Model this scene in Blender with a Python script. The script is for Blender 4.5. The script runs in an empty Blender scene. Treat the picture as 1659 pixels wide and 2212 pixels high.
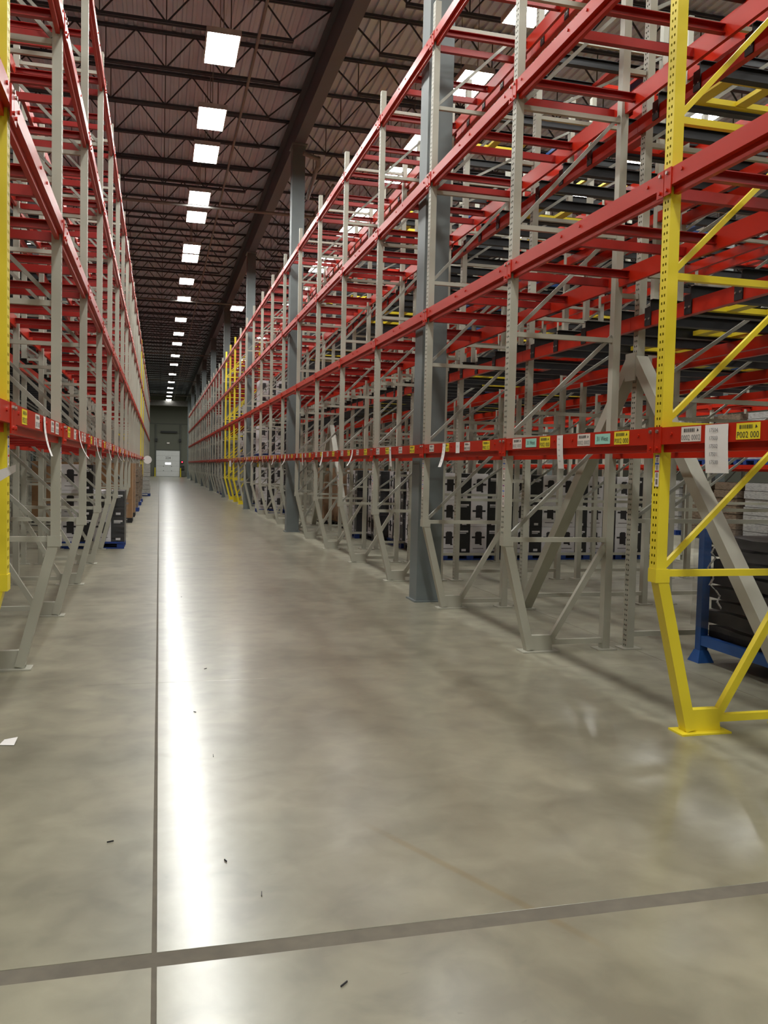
import bpy, math, random
from mathutils import Matrix, Vector
random.seed(7)
SC = bpy.context.scene
COL = SC.collection

# ------------------------------------------------------------------ camera
F_PX, YAW, PITCH, ROLL, CAM_H = 1859.0, 0.25657, 0.05036, 0.02296, 1.742
cam_d = bpy.data.cameras.new('camera')
cam_d.sensor_fit = 'HORIZONTAL'; cam_d.sensor_width = 36.0
cam_d.lens = F_PX / 1659.0 * 36.0
cam_d.clip_start = 0.05; cam_d.clip_end = 400
cam = bpy.data.objects.new('camera', cam_d); COL.objects.link(cam)
_f = Vector((math.sin(YAW) * math.cos(PITCH), math.cos(YAW) * math.cos(PITCH), -math.sin(PITCH)))
_r0 = Vector((math.cos(YAW), -math.sin(YAW), 0)); _u0 = _r0.cross(_f)
_r = _r0 * math.cos(ROLL) + _u0 * math.sin(ROLL); _u = -_r0 * math.sin(ROLL) + _u0 * math.cos(ROLL)
M = Matrix.Identity(4)
for i in range(3):
    M[i][0] = _r[i]; M[i][1] = _u[i]; M[i][2] = -_f[i]
M[2][3] = CAM_H
cam.matrix_world = M
SC.camera = cam

# ------------------------------------------------------------------ world, exposure
w = bpy.data.worlds.new('world'); SC.world = w; w.use_nodes = True
w.node_tree.nodes['Background'].inputs[0].default_value = (0.5, 0.53, 0.6, 1)
w.node_tree.nodes['Background'].inputs[1].default_value = 0.0
SC.view_settings.view_transform = 'Standard'
try: SC.view_settings.look = 'None'
except Exception: pass
SC.view_settings.gamma = 1.0
SC.view_settings.use_curve_mapping = False
SC.view_settings.exposure = 0.0
SC.cycles.max_bounces = 6; SC.cycles.diffuse_bounces = 3; SC.cycles.glossy_bounces = 3
SC.cycles.caustics_reflective = False; SC.cycles.caustics_refractive = False
LAMP_STRENGTH = 65.0          # the high-bay lamps light the whole hall

# ------------------------------------------------------------------ materials
MATS = {}
def lin(c):
    return tuple(((v / 255.0) / 12.92 if v / 255.0 <= 0.04045 else ((v / 255.0 + 0.055) / 1.055) ** 2.4) for v in c)
def mat(name, rgb, rough=0.5, metal=0.0, var=0.12, scale=6.0, bump=0.0, spec=0.5, rvar=0.1, stretch=None):
    m = bpy.data.materials.new(name); m.use_nodes = True
    nt = m.node_tree; b = nt.nodes['Principled BSDF']
    c = lin(rgb)
    tc = nt.nodes.new('ShaderNodeTexCoord')
    n = nt.nodes.new('ShaderNodeTexNoise'); n.inputs['Scale'].default_value = scale; n.inputs['Detail'].default_value = 2
    if stretch:
        mp = nt.nodes.new('ShaderNodeMapping'); mp.inputs['Scale'].default_value = stretch
        nt.links.new(tc.outputs['Object'], mp.inputs[0]); nt.links.new(mp.outputs[0], n.inputs[0])
    else:
        nt.links.new(tc.outputs['Object'], n.inputs[0])
    r = nt.nodes.new('ShaderNodeValToRGB')
    r.color_ramp.elements[0].position = 0.3; r.color_ramp.elements[1].position = 0.72
    r.color_ramp.elements[0].color = tuple(v * (1 - var) for v in c) + (1,)
    r.color_ramp.elements[1].color = tuple(min(1, v * (1 + var)) for v in c) + (1,)
    nt.links.new(n.outputs[0], r.inputs[0]); nt.links.new(r.outputs[0], b.inputs['Base Color'])
    mr = nt.nodes.new('ShaderNodeMapRange')
    mr.inputs['To Min'].default_value = max(0.03, rough - rvar); mr.inputs['To Max'].default_value = min(1, rough + rvar)
    nt.links.new(n.outputs[0], mr.inputs[0]); nt.links.new(mr.outputs[0], b.inputs['Roughness'])
    b.inputs['Metallic'].default_value = metal
    b.inputs['Specular IOR Level'].default_value = spec
    if bump:
        bp = nt.nodes.new('ShaderNodeBump'); bp.inputs['Strength'].default_value = bump; bp.inputs['Distance'].default_value = 0.01
        nt.links.new(n.outputs[0], bp.inputs['Height']); nt.links.new(bp.outputs[0], b.inputs['Normal'])
    MATS[name] = m
    return m
mat('yellow_paint', (228, 208, 46), 0.42, var=0.04, scale=2.0, rvar=0.03)
mat('grey_paint', (172, 171, 157), 0.45, var=0.04, scale=2.0, rvar=0.03)
mat('brace_steel', (150, 150, 140), 0.42, metal=0.25, var=0.1)
mat('red_paint', (182, 38, 16), 0.34, var=0.03, scale=2.0, spec=0.3, rvar=0.02)
mat('red_rail', (150, 19, 9), 0.38, var=0.04, scale=2.0, rvar=0.02)
mat('bolt_steel', (170, 165, 155), 0.3, metal=0.8)
mat('black_steel', (26, 27, 30), 0.45, var=0.2)
mat('blue_paint', (40, 84, 150), 0.42, var=0.12)
mat('column_paint', (104, 112, 112), 0.5, var=0.10, scale=2.5)
mat('deck_steel', (204, 214, 230), 0.6, metal=0.1, var=0.1, scale=0.8)
mat('joist_steel', (62, 67, 74), 0.65, var=0.15)
mat('girder_paint', (92, 96, 102), 0.6, var=0.08)
mat('pipe_paint', (122, 120, 116), 0.5)
mat('wall_paint', (104, 106, 94), 0.8, var=0.05, scale=0.6)
mat('wall_trim', (84, 86, 80), 0.7)
mat('wall_dark', (46, 47, 46), 0.7)
mat('door_white', (226, 228, 226), 0.45, var=0.03)
mat('housing', (190, 190, 190), 0.4)
mat('paper', (238, 236, 234), 0.8, var=0.02)
mat('sticker_white', (226, 218, 210), 0.6, var=0.03)
mat('sticker_yellow', (240, 220, 40), 0.6, var=0.04)
mat('sticker_teal', (160, 220, 205), 0.6, var=0.03)
mat('ink', (40, 38, 40), 0.7, var=0.1)
mat('ink_grey', (125, 122, 124), 0.7, var=0.1)
mat('ink_red', (190, 40, 55), 0.6); mat('ink_blue', (50, 95, 185), 0.6); mat('ink_purple', (110, 40, 110), 0.6)
mat('carton_white', (216, 214, 216), 0.55, var=0.04)
mat('carton_black', (30, 30, 32), 0.35, var=0.2)
mat('carton_brown', (150, 116, 82), 0.75, var=0.1)
mat('carton_text', (205, 203, 203), 0.6)
mat('pallet_blue', (28, 58, 128), 0.45, var=0.12)
mat('pallet_black', (28, 28, 30), 0.6)
mat('pallet_wood', (140, 112, 78), 0.75, var=0.15)
mat('mat_black', (34, 33, 34), 0.5, var=0.25, scale=14, bump=0.3)
mat('wrapped_grey', (168, 168, 166), 0.3, var=0.25, scale=9, bump=0.5, rvar=0.15, stretch=(1, 1, 6))
mat('wrapped_brown', (120, 104, 88), 0.3, var=0.3, scale=9, bump=0.5, rvar=0.15, stretch=(1, 1, 6))
mat('mesh_red', (200, 25, 20), 0.5)
mat('joint_filler', (98, 92, 80), 0.8, var=0.15, scale=12)

def emis(name, rgb, strength):
    m = bpy.data.materials.new(name); m.use_nodes = True
    nt = m.node_tree; nt.nodes.clear()
    e = nt.nodes.new('ShaderNodeEmission'); o = nt.nodes.new('ShaderNodeOutputMaterial')
    e.inputs[0].default_value = lin(rgb) + (1,); e.inputs[1].default_value = strength
    nt.links.new(e.outputs[0], o.inputs[0]); MATS[name] = m
emis('lamp_glow', (253, 253, 248), LAMP_STRENGTH)
MATS['lamp_glow'].cycles.emission_sampling = 'FRONT'
emis('signal_red', (255, 40, 60), 6.0)
emis('window_light', (250, 250, 255), 1.6)

def film_mat(name, amount=0.11):
    m = bpy.data.materials.new(name); m.use_nodes = True
    nt = m.node_tree; b = nt.nodes['Principled BSDF']; out = nt.nodes['Material Output']
    b.inputs['Base Color'].default_value = (0.3, 0.3, 0.31, 1); b.inputs['Roughness'].default_value = 0.15
    n = nt.nodes.new('ShaderNodeTexNoise'); n.inputs['Scale'].default_value = 5; n.inputs['Detail'].default_value = 4
    tc = nt.nodes.new('ShaderNodeTexCoord'); mp = nt.nodes.new('ShaderNodeMapping'); mp.inputs['Scale'].default_value = (1, 1, 5)
    nt.links.new(tc.outputs['Object'], mp.inputs[0]); nt.links.new(mp.outputs[0], n.inputs[0])
    bp = nt.nodes.new('ShaderNodeBump'); bp.inputs['Strength'].default_value = 0.6; bp.inputs['Distance'].default_value = 0.03
    nt.links.new(n.outputs[0], bp.inputs['Height']); nt.links.new(bp.outputs[0], b.inputs['Normal'])
    t = nt.nodes.new('ShaderNodeBsdfTransparent'); mx = nt.nodes.new('ShaderNodeMixShader')
    mr = nt.nodes.new('ShaderNodeMapRange'); mr.inputs['From Min'].default_value = 0.35; mr.inputs['From Max'].default_value = 0.75
    mr.inputs['To Min'].default_value = amount * 0.4; mr.inputs['To Max'].default_value = amount * 1.7
    nt.links.new(n.outputs[0], mr.inputs[0]); nt.links.new(mr.outputs[0], mx.inputs[0])
    nt.links.new(t.outputs[0], mx.inputs[1]); nt.links.new(b.outputs[0], mx.inputs[2]); nt.links.new(mx.outputs[0], out.inputs[0])
    MATS[name] = m
film_mat('stretch_film')

STREAK = ((0.98, 4.05), (1.62, 2.75))
def concrete(name, rough, tint=1.0, warm=0.0, spec=0.5, coat=0.0):
    m = bpy.data.materials.new(name); m.use_nodes = True
    nt = m.node_tree; b = nt.nodes['Principled BSDF']; L = nt.links
    geo = nt.nodes.new('ShaderNodeNewGeometry')
    def noise(scale, detail, st=(1, 1, 1), dist=0.0):
        mp = nt.nodes.new('ShaderNodeMapping'); mp.inputs['Scale'].default_value = st
        n = nt.nodes.new('ShaderNodeTexNoise'); n.inputs['Scale'].default_value = scale; n.inputs['Detail'].default_value = detail
        n.inputs['Distortion'].default_value = dist
        L.new(geo.outputs['Position'], mp.inputs[0]); L.new(mp.outputs[0], n.inputs[0]); return n.outputs[0]
    a = noise(0.8, 6, (1, 0.8, 1), 0.3); c = noise(4.5, 8, (1, 1, 1), 0.4); d = noise(1.6, 5, (0.35, 1, 1), 0.3); s = noise(9, 2, (1, 2.2, 1), 0.8)
    ramp = nt.nodes.new('ShaderNodeValToRGB')
    e = ramp.color_ramp.elements
    base = lin((135, 131, 112)); base = (base[0] * (1 + warm), base[1], base[2] * (1 - warm))
    e[0].position = 0.39; e[0].color = tuple(v * 0.70 * tint for v in base) + (1,)
    e[1].position = 0.61; e[1].color = tuple(v * 1.18 * tint for v in base) + (1,)
    def math_(op, x, y):
        k = nt.nodes.new('ShaderNodeMath'); k.operation = op
        for i, v in enumerate((x, y)):
            if isinstance(v, (int, float)): k.inputs[i].default_value = v
            else: L.new(v, k.inputs[i])
        return k.outputs[0]
    mix = math_('ADD', math_('MULTIPLY', a, 0.42), math_('ADD', math_('MULTIPLY', c, 0.36), math_('MULTIPLY', d, 0.22)))
    L.new(mix, ramp.inputs[0])
    # scattered dark scuffs and a few warm rust streaks
    sr = nt.nodes.new('ShaderNodeValToRGB'); sr.color_ramp.elements[0].position = 0.17; sr.color_ramp.elements[1].position = 0.27
    sr.color_ramp.elements[0].color = (0.72, 0.7, 0.68, 1); sr.color_ramp.elements[1].color = (1, 1, 1, 1)
    L.new(s, sr.inputs[0])
    mm = nt.nodes.new('ShaderNodeMixRGB'); mm.blend_type = 'MULTIPLY'; mm.inputs[0].default_value = 0.7
    L.new(ramp.outputs[0], mm.inputs[1]); L.new(sr.outputs[0], mm.inputs[2])
    ru = noise(0.55, 4, (1.6, 0.5, 1), 0.4)
    rr = nt.nodes.new('ShaderNodeMapRange'); rr.inputs['From Min'].default_value = 0.58; rr.inputs['From Max'].default_value = 0.75
    rr.inputs['To Max'].default_value = 0.22
    L.new(ru, rr.inputs[0])
    m2 = nt.nodes.new('ShaderNodeMixRGB'); m2.blend_type = 'MULTIPLY'; m2.inputs[2].default_value = (1.0, 0.86, 0.66, 1)
    L.new(rr.outputs[0], m2.inputs[0]); L.new(mm.outputs[0], m2.inputs[1])
    # one long rusty tyre streak across the near slabs
    (ax, ay), (bx_, by_) = STREAK
    ln = math.hypot(bx_ - ax, by_ - ay); ux, uy = (bx_ - ax) / ln, (by_ - ay) / ln
    sx = nt.nodes.new('ShaderNodeSeparateXYZ'); L.new(geo.outputs['Position'], sx.inputs[0])
    px, py = math_('SUBTRACT', sx.outputs[0], ax), math_('SUBTRACT', sx.outputs[1], ay)
    uu = math_('ADD', math_('MULTIPLY', px, ux), math_('MULTIPLY', py, uy))
    vv = math_('ABSOLUTE', math_('ADD', math_('MULTIPLY', px, -uy), math_('MULTIPLY', math_('ADD', py, math_('MULTIPLY', math_('SUBTRACT', c, .5), .03)), ux)), 0)
    def rng(v, f0, f1, t0, t1):
        k = nt.nodes.new('ShaderNodeMapRange'); k.interpolation_type = 'SMOOTHSTEP'
        for nm_, q in (('From Min', f0), ('From Max', f1), ('To Min', t0), ('To Max', t1)): k.inputs[nm_].default_value = q
        L.new(v, k.inputs[0]); return k.outputs[0]
    mk = math_('MULTIPLY', rng(vv, .008, .03, 1, 0), math_('MULTIPLY', rng(uu, -.1, .35, 0, 1), rng(uu, ln - .3, ln + .1, 1, 0)))
    m3 = nt.nodes.new('ShaderNodeMixRGB'); m3.blend_type = 'MULTIPLY'; m3.inputs[2].default_value = (.86, .70, .46, 1)
    L.new(math_('MULTIPLY', mk, .5), m3.inputs[0]); L.new(m2.outputs[0], m3.inputs[1]); pass
    mr = nt.nodes.new('ShaderNodeMapRange'); mr.inputs['From Min'].default_value = 0.3; mr.inputs['From Max'].default_value = 0.7
    mr.inputs['To Min'].default_value = rough - 0.012; mr.inputs['To Max'].default_value = rough + 0.018
    L.new(a, mr.inputs[0])
    # the sweeper only polishes the aisle: under the right rack the slab stays dusty and matt
    b.inputs['Coat IOR'].default_value = 1.85; b.inputs['Coat Roughness'].default_value = 0.2
    dusty = rng(math_('ADD', sx.outputs[0], math_('MULTIPLY', math_('SUBTRACT', c, .5), .25)), 3.30, 3.50, 0, 1)
    L.new(math_('ADD', mr.outputs[0], math_('MULTIPLY', dusty, max(0, .50 - rough))), b.inputs['Roughness'])
    L.new(math_('MULTIPLY', math_('SUBTRACT', 1.0, dusty), coat), b.inputs['Coat Weight'])
    m4 = nt.nodes.new('ShaderNodeMixRGB'); m4.blend_type = 'MULTIPLY'; m4.inputs[2].default_value = (1.10, 1.13, 1.16, 1)
    L.new(dusty, m4.inputs[0]); L.new(m3.outputs[0], m4.inputs[1]); L.new(m4.outputs[0], b.inputs['Base Color'])
    b.inputs['Specular IOR Level'].default_value = spec
    bp = nt.nodes.new('ShaderNodeBump'); bp.inputs['Strength'].default_value = 0.0
    MATS[name] = m
concrete('concrete_polished', 0.31, 1.0, spec=0.6, coat=0.5)
concrete('concrete_dull', 0.36, 1.0, spec=0.4)

# ------------------------------------------------------------------ mesh helpers
class MB:
    def __init__(s): s.v = []; s.f = []; s.m = []; s.mats = []
    def mi(s, name):
        if name not in s.mats: s.mats.append(name)
        return s.mats.index(name)
    def quad(s, pts, m):
        i = len(s.v); s.v += [tuple(p) for p in pts]; s.f.append(tuple(range(i, i + len(pts)))); s.m.append(s.mi(m)); return s
    def box(s, x0, x1, y0, y1, z0, z1, m):
        i = len(s.v)
        s.v += [(x0, y0, z0), (x1, y0, z0), (x1, y1, z0), (x0, y1, z0), (x0, y0, z1), (x1, y0, z1), (x1, y1, z1), (x0, y1, z1)]
        for q in ((0, 3, 2, 1), (4, 5, 6, 7), (0, 1, 5, 4), (1, 2, 6, 5), (2, 3, 7, 6), (3, 0, 4, 7)):
            s.f.append(tuple(i + k for k in q)); s.m.append(s.mi(m))
        return s
    def bar(s, p, q, a, b, m, side=(0, 1, 0)):
        # a rectangular bar from p to q; a is its size along `side`, b across
        p = Vector(p); q = Vector(q); d = (q - p).normalized(); sd = Vector(side)
        sd = (sd - d * sd.dot(d)).normalized(); o = d.cross(sd)
        i = len(s.v)
        for c in (p, q):
            for (x, y) in ((-1, -1), (1, -1), (1, 1), (-1, 1)):
                s.v.append(tuple(c + sd * (a / 2 * x) + o * (b / 2 * y)))
        for k in ((0, 3, 2, 1), (4, 5, 6, 7), (0, 1, 5, 4), (1, 2, 6, 5), (2, 3, 7, 6), (3, 0, 4, 7)):
            s.f.append(tuple(i + t for t in k)); s.m.append(s.mi(m))
        return s
    def tube(s, p, q, r, m, n=8):
        p = Vector(p); q = Vector(q); d = (q - p).normalized()
        sd = d.orthogonal().normalized(); o = d.cross(sd); i = len(s.v)
        for c in (p, q):
            for k in range(n):
                t = 2 * math.pi * k / n
                s.v.append(tuple(c + sd * (r * math.cos(t)) + o * (r * math.sin(t))))
        for k in range(n):
            s.f.append((i + k, i + (k + 1) % n, i + n + (k + 1) % n, i + n + k)); s.m.append(s.mi(m))
        s.f.append(tuple(i + n - 1 - k for k in range(n))); s.m.append(s.mi(m))
        s.f.append(tuple(i + n + k for k in range(n))); s.m.append(s.mi(m))
        return s
    def add(s, o, mtx=None, flip=False):
        i = len(s.v)
        s.v += [tuple(mtx @ Vector(p)) if mtx else p for p in o.v]
        for f, m in zip(o.f, o.m):
            s.f.append(tuple(i + k for k in f)); s.m.append(s.mi(o.mats[m]))
        return s
    def recolour(s, a, b):
        s.mats = [b if t == a else t for t in s.mats]; return s
    def mesh(s, name):
        me = bpy.data.meshes.new(name); me.from_pydata(s.v, [], s.f)
        for t in s.mats: me.materials.append(MATS[t])
        me.polygons.foreach_set('material_index', s.m); me.update(); return me

def link(name, data, parent=None, loc=(0, 0, 0), rz=0.0, rot=None):
    o = bpy.data.objects.new(name, data); COL.objects.link(o)
    o.location = loc
    o.rotation_euler = rot if rot else (0, 0, rz)
    if parent is not None: o.parent = parent
    return o
def tag(o, label, cat, group=None):
    o['label'] = label; o['category'] = cat
    if group: o['group'] = group
    return o
def empty(name, loc, rz=0.0):
    o = bpy.data.objects.new(name, None); COL.objects.link(o); o.location = loc; o.rotation_euler = (0, 0, rz)
    o.empty_display_size = 0.1
    return o
def struct(o): o['kind'] = 'structure'; return o

_txt = {}
def text_mb(txt, size, m, shear=0):
    """flat lettering lying in the local XZ plane, facing -Y, centred on the origin"""
    key = (txt, size, m)
    if key not in _txt:
        cu = bpy.data.curves.new('lettering', 'FONT'); cu.body = txt; cu.size = size; cu.align_x = 'CENTER'; cu.align_y = 'CENTER'
        cu.resolution_u = 2
        o = bpy.data.objects.new('lettering', cu); COL.objects.link(o)
        dg = bpy.context.evaluated_depsgraph_get()
        me = bpy.data.meshes.new_from_object(o.evaluated_get(dg))
        mb = MB()
        mb.v = [(v.co.x, 0.0, v.co.y) for v in me.vertices]
        for p in me.polygons: mb.f.append(tuple(p.vertices)); mb.m.append(mb.mi(m))
        if not mb.mats: mb.mi(m)
        bpy.data.objects.remove(o); bpy.data.meshes.remove(me); bpy.data.curves.remove(cu)
        _txt[key] = mb
    return _txt[key]

ORD = ('first second third fourth fifth sixth seventh eighth ninth tenth eleventh twelfth thirteenth fourteenth fifteenth sixteenth '
       'seventeenth eighteenth nineteenth twentieth').split()
def ordn(n):
    if n <= 20: return ORD[n - 1]
    t, u = divmod(n, 10)
    if u == 0: return {3: 'thirtieth', 4: 'fortieth'}[t]
    return {2: 'twenty', 3: 'thirty', 4: 'forty'}[t] + '-' + ORD[u - 1]

# ------------------------------------------------------------------ layout numbers
PITCH_Y, Y0 = 2.6, 5.05
XR, XL = 3.178, -0.793
LEVELS = (1.985, 3.645, 5.286, 6.957)
ZTOP, ZELB = 7.40, 1.085
KR_LAST, KL_LAST = 36, 27
NEAR_K = 12                        # frames up to here are built part by part
Y_END, Y_BACK, X_LEFT, X_RIGHT, Z_DECK = 120.0, -11.0, -17.0, 30.0, 11.12
COL_Y = [-1.1, 10.92, 22.85, 34.7, 47.0, 58.8, 70.95, 82.6, 94.7, 106.5]
GIRDER_X = (-22.55 + 13.0, 3.45, 16.45)

# ------------------------------------------------------------------ floor
floor = struct(link('floor', MB().box(X_LEFT, X_RIGHT, Y_BACK, Y_END, -0.4, -0.002, 'joint_filler').mesh('floor_base')))
floor['label'] = 'grey concrete warehouse floor with sawn joints'
XJ = [-4.0, 0.0, 4.6, 9.2]
YJ = [-0.9, 3.04] + [3.04 + 3.955 * n for n in range(1, 8)]
def slab(x0, x1, y0, y1, gx0, gx1, gy0, gy1, m, name='slab'):
    mb = MB()
    a, b, c, d = x0 + gx0, x1 - gx1, y0 + gy0, y1 - gy1
    t = 0.0008
    i = 0
    mb.v = [(a, c, -0.1), (b, c, -0.1), (b, d, -0.1), (a, d, -0.1), (a, c, -t), (b, c, -t), (b, d, -t), (a, d, -t),
            (a + t, c + t, 0), (b - t, c + t, 0), (b - t, d - t, 0), (a + t, d - t, 0)]
    mb.f = [(0, 1, 5, 4), (1, 2, 6, 5), (2, 3, 7, 6), (3, 0, 4, 7), (4, 5, 9, 8), (5, 6, 10, 9), (6, 7, 11, 10), (7, 4, 8, 11), (8, 9, 10, 11)]
    mb.m = [mb.mi(m)] * 9
    return link(name, mb.mesh('slab'), floor)
for ix in range(3):
    for iy in range(len(YJ) - 1):
        m = 'concrete_dull' if ix == 0 else 'concrete_polished'
        gx0 = 0.0085 if XJ[ix] == 0 else 0.002
        gx1 = 0.0085 if XJ[ix + 1] == 0 else 0.002
        gy = [0.046 if abs(YJ[iy + t] - 3.04) < .01 else 0.0015 for t in (0, 1)]
        slab(XJ[ix], XJ[ix + 1], YJ[iy], YJ[iy + 1], gx0, gx1, gy[0], gy[1], m)
slab(X_LEFT, -4.0, Y_BACK, Y_END, 0, .002, 0, 0, 'concrete_dull')
slab(9.2, X_RIGHT, Y_BACK, Y_END, .002, 0, 0, 0, 'concrete_polished')
slab(-4.0, 0.0, YJ[-1], Y_END, 0, .008, .002, 0, 'concrete_dull')
slab(0.0, 9.2, YJ[-1], Y_END, .008, 0, .002, 0, 'concrete_polished')
slab(-4.0, 0.0, Y_BACK, YJ[0], 0, .008, 0, .002, 'concrete_dull')
slab(0.0, 9.2, Y_BACK, YJ[0], .008, 0, 0, .002, 'concrete_polished')

# ------------------------------------------------------------------ walls
def wall(name, args, m='wall_paint'):
    return struct(link(name, MB().box(*args, m).mesh(name)))
wall_end = wall('wall_end', (X_LEFT, X_RIGHT, Y_END, Y_END + 0.3, -0.4, 11.9))
wall('wall_left', (X_LEFT - 0.3, X_LEFT, Y_BACK, Y_END, -0.4, 11.9))
wall('wall_right', (X_RIGHT, X_RIGHT + 0.3, Y_BACK, Y_END, -0.4, 11.9))
wall('wall_back', (X_LEFT, X_RIGHT, Y_BACK - 0.3, Y_BACK, -0.4, 11.9))
# concrete panel joints and a conduit on the end wall
mb = MB()
mb.box(-4, 10, Y_END - 0.03, Y_END - 0.001, 7.05, 7.15, 'wall_trim')
link('panel_joint', mb.mesh('panel_joint'), wall_end)
# dock door with its surround
DX0, DX1, DH = -0.38, 2.70, 3.52
door = struct(empty('door_1', (0, Y_END, 0)))
n_pan = 5
for i in range(n_pan):
    z0 = 0.03 + i * (DH - .03) / n_pan; z1 = 0.03 + (i + 1) * (DH - .03) / n_pan - 0.012
    link('door_panel', MB().box(DX0, DX1, -0.10, -0.04, z0, z1, 'door_white').mesh('door_panel'), door)
mb = MB(); mb.box(DX0 - .14, DX0, -.16, -.001, 0, 7.0, 'wall_trim'); mb.box(DX1, DX1 + .14, -.16, -.001, 0, 7.0, 'wall_trim')
mb.box(DX0, DX1, -.16, -.001, DH, DH + .09, 'wall_trim')
link('door_frame', mb.mesh('door_frame'), door)
mb = MB(); mb.box(DX0 + .55, DX1 - .35, -.3, -.12, 5.88, 6.12, 'wall_dark')
link('spring_shaft', mb.mesh('spring_shaft'), door)
for sx in (DX0 - .02, DX1 + .02):
    link('cable_drum', MB().box(sx - .16, sx + .16, -.34, -.1, 4.72, 5.1, 'wall_dark').mesh('cable_drum'), door)
mb = MB(); mb.box(0.80, 1.55, -.112, -.1, 1.62, 1.9, 'window_light')
link('door_window', mb.mesh('door_window'), door)
t = MB(); t.add(text_mb('224', 0.46, 'ink'), Matrix.Translation((1.17, -.104, 2.5)))
link('door_number', t.mesh('door_number'), door)
for (hx, hz) in ((.55, 1.35), (1.6, 1.35), (.55, .75), (1.6, .75)):
    link('latch', MB().box(hx, hx + .09, -.125, -.1, hz, hz + .09, 'wall_trim').mesh('latch'), door)
t = MB(); t.box(1.0, 1.35, -.14, -.13, 4.4, 4.62, 'sticker_white'); link('notice', t.mesh('notice'), door)
for x, wd in ((DX0 - .13, 'left'), (DX1 + .13, 'right')):
    o = empty('bollard', (x, Y_END - .45, 0))
    link('pipe_body', MB().tube((0, 0, 0), (0, 0, 1.2), .075, 'yellow_paint', 12).mesh('bollard_pipe'), o)
    link('base_plate', MB().box(-.13, .13, -.13, .13, 0, .015, 'yellow_paint').mesh('bollard_base'), o)
    tag(o, f'yellow bollard at the {wd} jamb of the white dock door', 'bollard', 'bollards by the dock door')
o = empty('dock_signal', (3.03, Y_END - .02, 2.0))
link('housing_box', MB().box(-.16, .16, -.10, 0, -.16, .16, 'wall_dark').mesh('sig_box'), o)
link('red_lens', MB().tube((0, -.13, 0), (0, -.1, 0), .09, 'signal_red', 12).mesh('sig_lens'), o)
tag(o, 'lit red signal lamp on the wall right of the dock door', 'signal lamp')
o = empty('control_box', (3.1, Y_END - .02, 0))
link('cabinet_body', MB().box(-.22, .22, -.25, 0, .95, 1.5, 'wall_dark').mesh('ctl'), o)
link('lower_cabinet', MB().box(-.25, .3, -.35, 0, .05, .85, 'wall_trim').mesh('ctl2'), o)
tag(o, 'dark control cabinet beside the dock door under the red signal', 'cabinet')

# ------------------------------------------------------------------ ceiling: ribbed deck, joists, girders, pipes
mb = MB()
x = X_LEFT; p = 0.20
prof = []
while x < X_RIGHT:
    prof += [(x, 0.0), (x + .06, 0.0), (x + .08, .05), (x + .18, .05)]; x += p
vs = []
for (px, pz) in prof:
    vs.append((px, Y_BACK, Z_DECK + pz)); vs.append((px, Y_END, Z_DECK + pz))
mb.v = vs
mb.f = [(2 * i, 2 * i + 1, 2 * i + 3, 2 * i + 2) for i in range(len(prof) - 1)]
mb.m = [mb.mi('deck_steel')] * len(mb.f)
mb.box(X_LEFT, X_RIGHT, Y_BACK, Y_END, Z_DECK + .09, Z_DECK + .3, 'deck_steel')
ceiling = struct(link('ceiling', mb.mesh('deck')))
ceiling['label'] = 'dark ribbed steel roof deck on open web joists'
# open-web joist, spanning one girder bay (13 m), local X from 0
SPAN = 13.0; JB, JT = 10.30, 11.10
mb = MB()
for dy in (-.035, .035):
    mb.box(.05, SPAN - .05, dy - .022, dy + .022, JT - .055, JT, 'joist_steel')
    mb.box(.9, SPAN - .9, dy - .022, dy + .022, JB, JB + .055, 'joist_steel')
npan = 9; pw = (SPAN - 1.8) / npan
mb.bar((.12, 0, JT - .03), (.95, 0, JB + .03), .03, .03, 'joist_steel')
mb.bar((SPAN - .12, 0, JT - .03), (SPAN - .95, 0, JB + .03), .03, .03, 'joist_steel')
for i in range(npan):
    a = .9 + i * pw
    mb.bar((a, 0, JB + .03), (a + pw / 2, 0, JT - .03), .028, .028, 'joist_steel')
    mb.bar((a + pw / 2, 0, JT - .03), (a + pw, 0, JB + .03), .028, .028, 'joist_steel')
    mb.bar((a, 0, JB + .03), (a, 0, JT - .03), .02, .02, 'joist_steel')
joist_me = mb.mesh('joist')
JS = 2.0
ny = int((Y_END - 2 - (-9)) / JS)
for i in range(ny):
    yy = 17.8 - 14 * JS + i * JS
    if yy > Y_END - .5: break
    for gx in (GIRDER_X[0], GIRDER_X[1]):
        link('joist', joist_me, ceiling, (gx, yy, 0))
    if i < 26: link('joist', joist_me, ceiling, (GIRDER_X[2], yy, 0))
GB, GT = 10.10, 11.02
ends = [Y_BACK] + COL_Y + [Y_END]
for gx in GIRDER_X:
    for ya, yb in zip(ends[:-1], ends[1:]):
        mb = MB(); ya += .005; yb -= .005
        mb.box(-.14, .14, ya, yb, GB, GB + .03, 'girder_paint'); mb.box(-.14, .14, ya, yb, GT - .03, GT, 'girder_paint')
        mb.box(-.012, .012, ya, yb, GB + .03, GT - .03, 'girder_paint')
        link('girder', mb.mesh('girder'), ceiling, (gx, 0, 0))
for (py, r) in ((26.75, .05), (42.3, .045), (62.8, .045), (82.8, .045), (100.7, .045)):
    link('sprinkler_pipe', MB().tube((GIRDER_X[0], py, 9.45), (GIRDER_X[2], py, 9.45), r, 'pipe_paint').mesh('pipe'), ceiling)
link('sprinkler_pipe', MB().tube((1.72, Y_BACK + .1, 9.7), (1.72, Y_END - .1, 9.7), .03, 'pipe_paint').mesh('pipe'), ceiling)
link('sprinkler_pipe', MB().tube((4.6, 23.9, 9.55), (4.6, Y_END - .1, 9.55), .045, 'pipe_paint').mesh('pipe'), ceiling)
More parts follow.
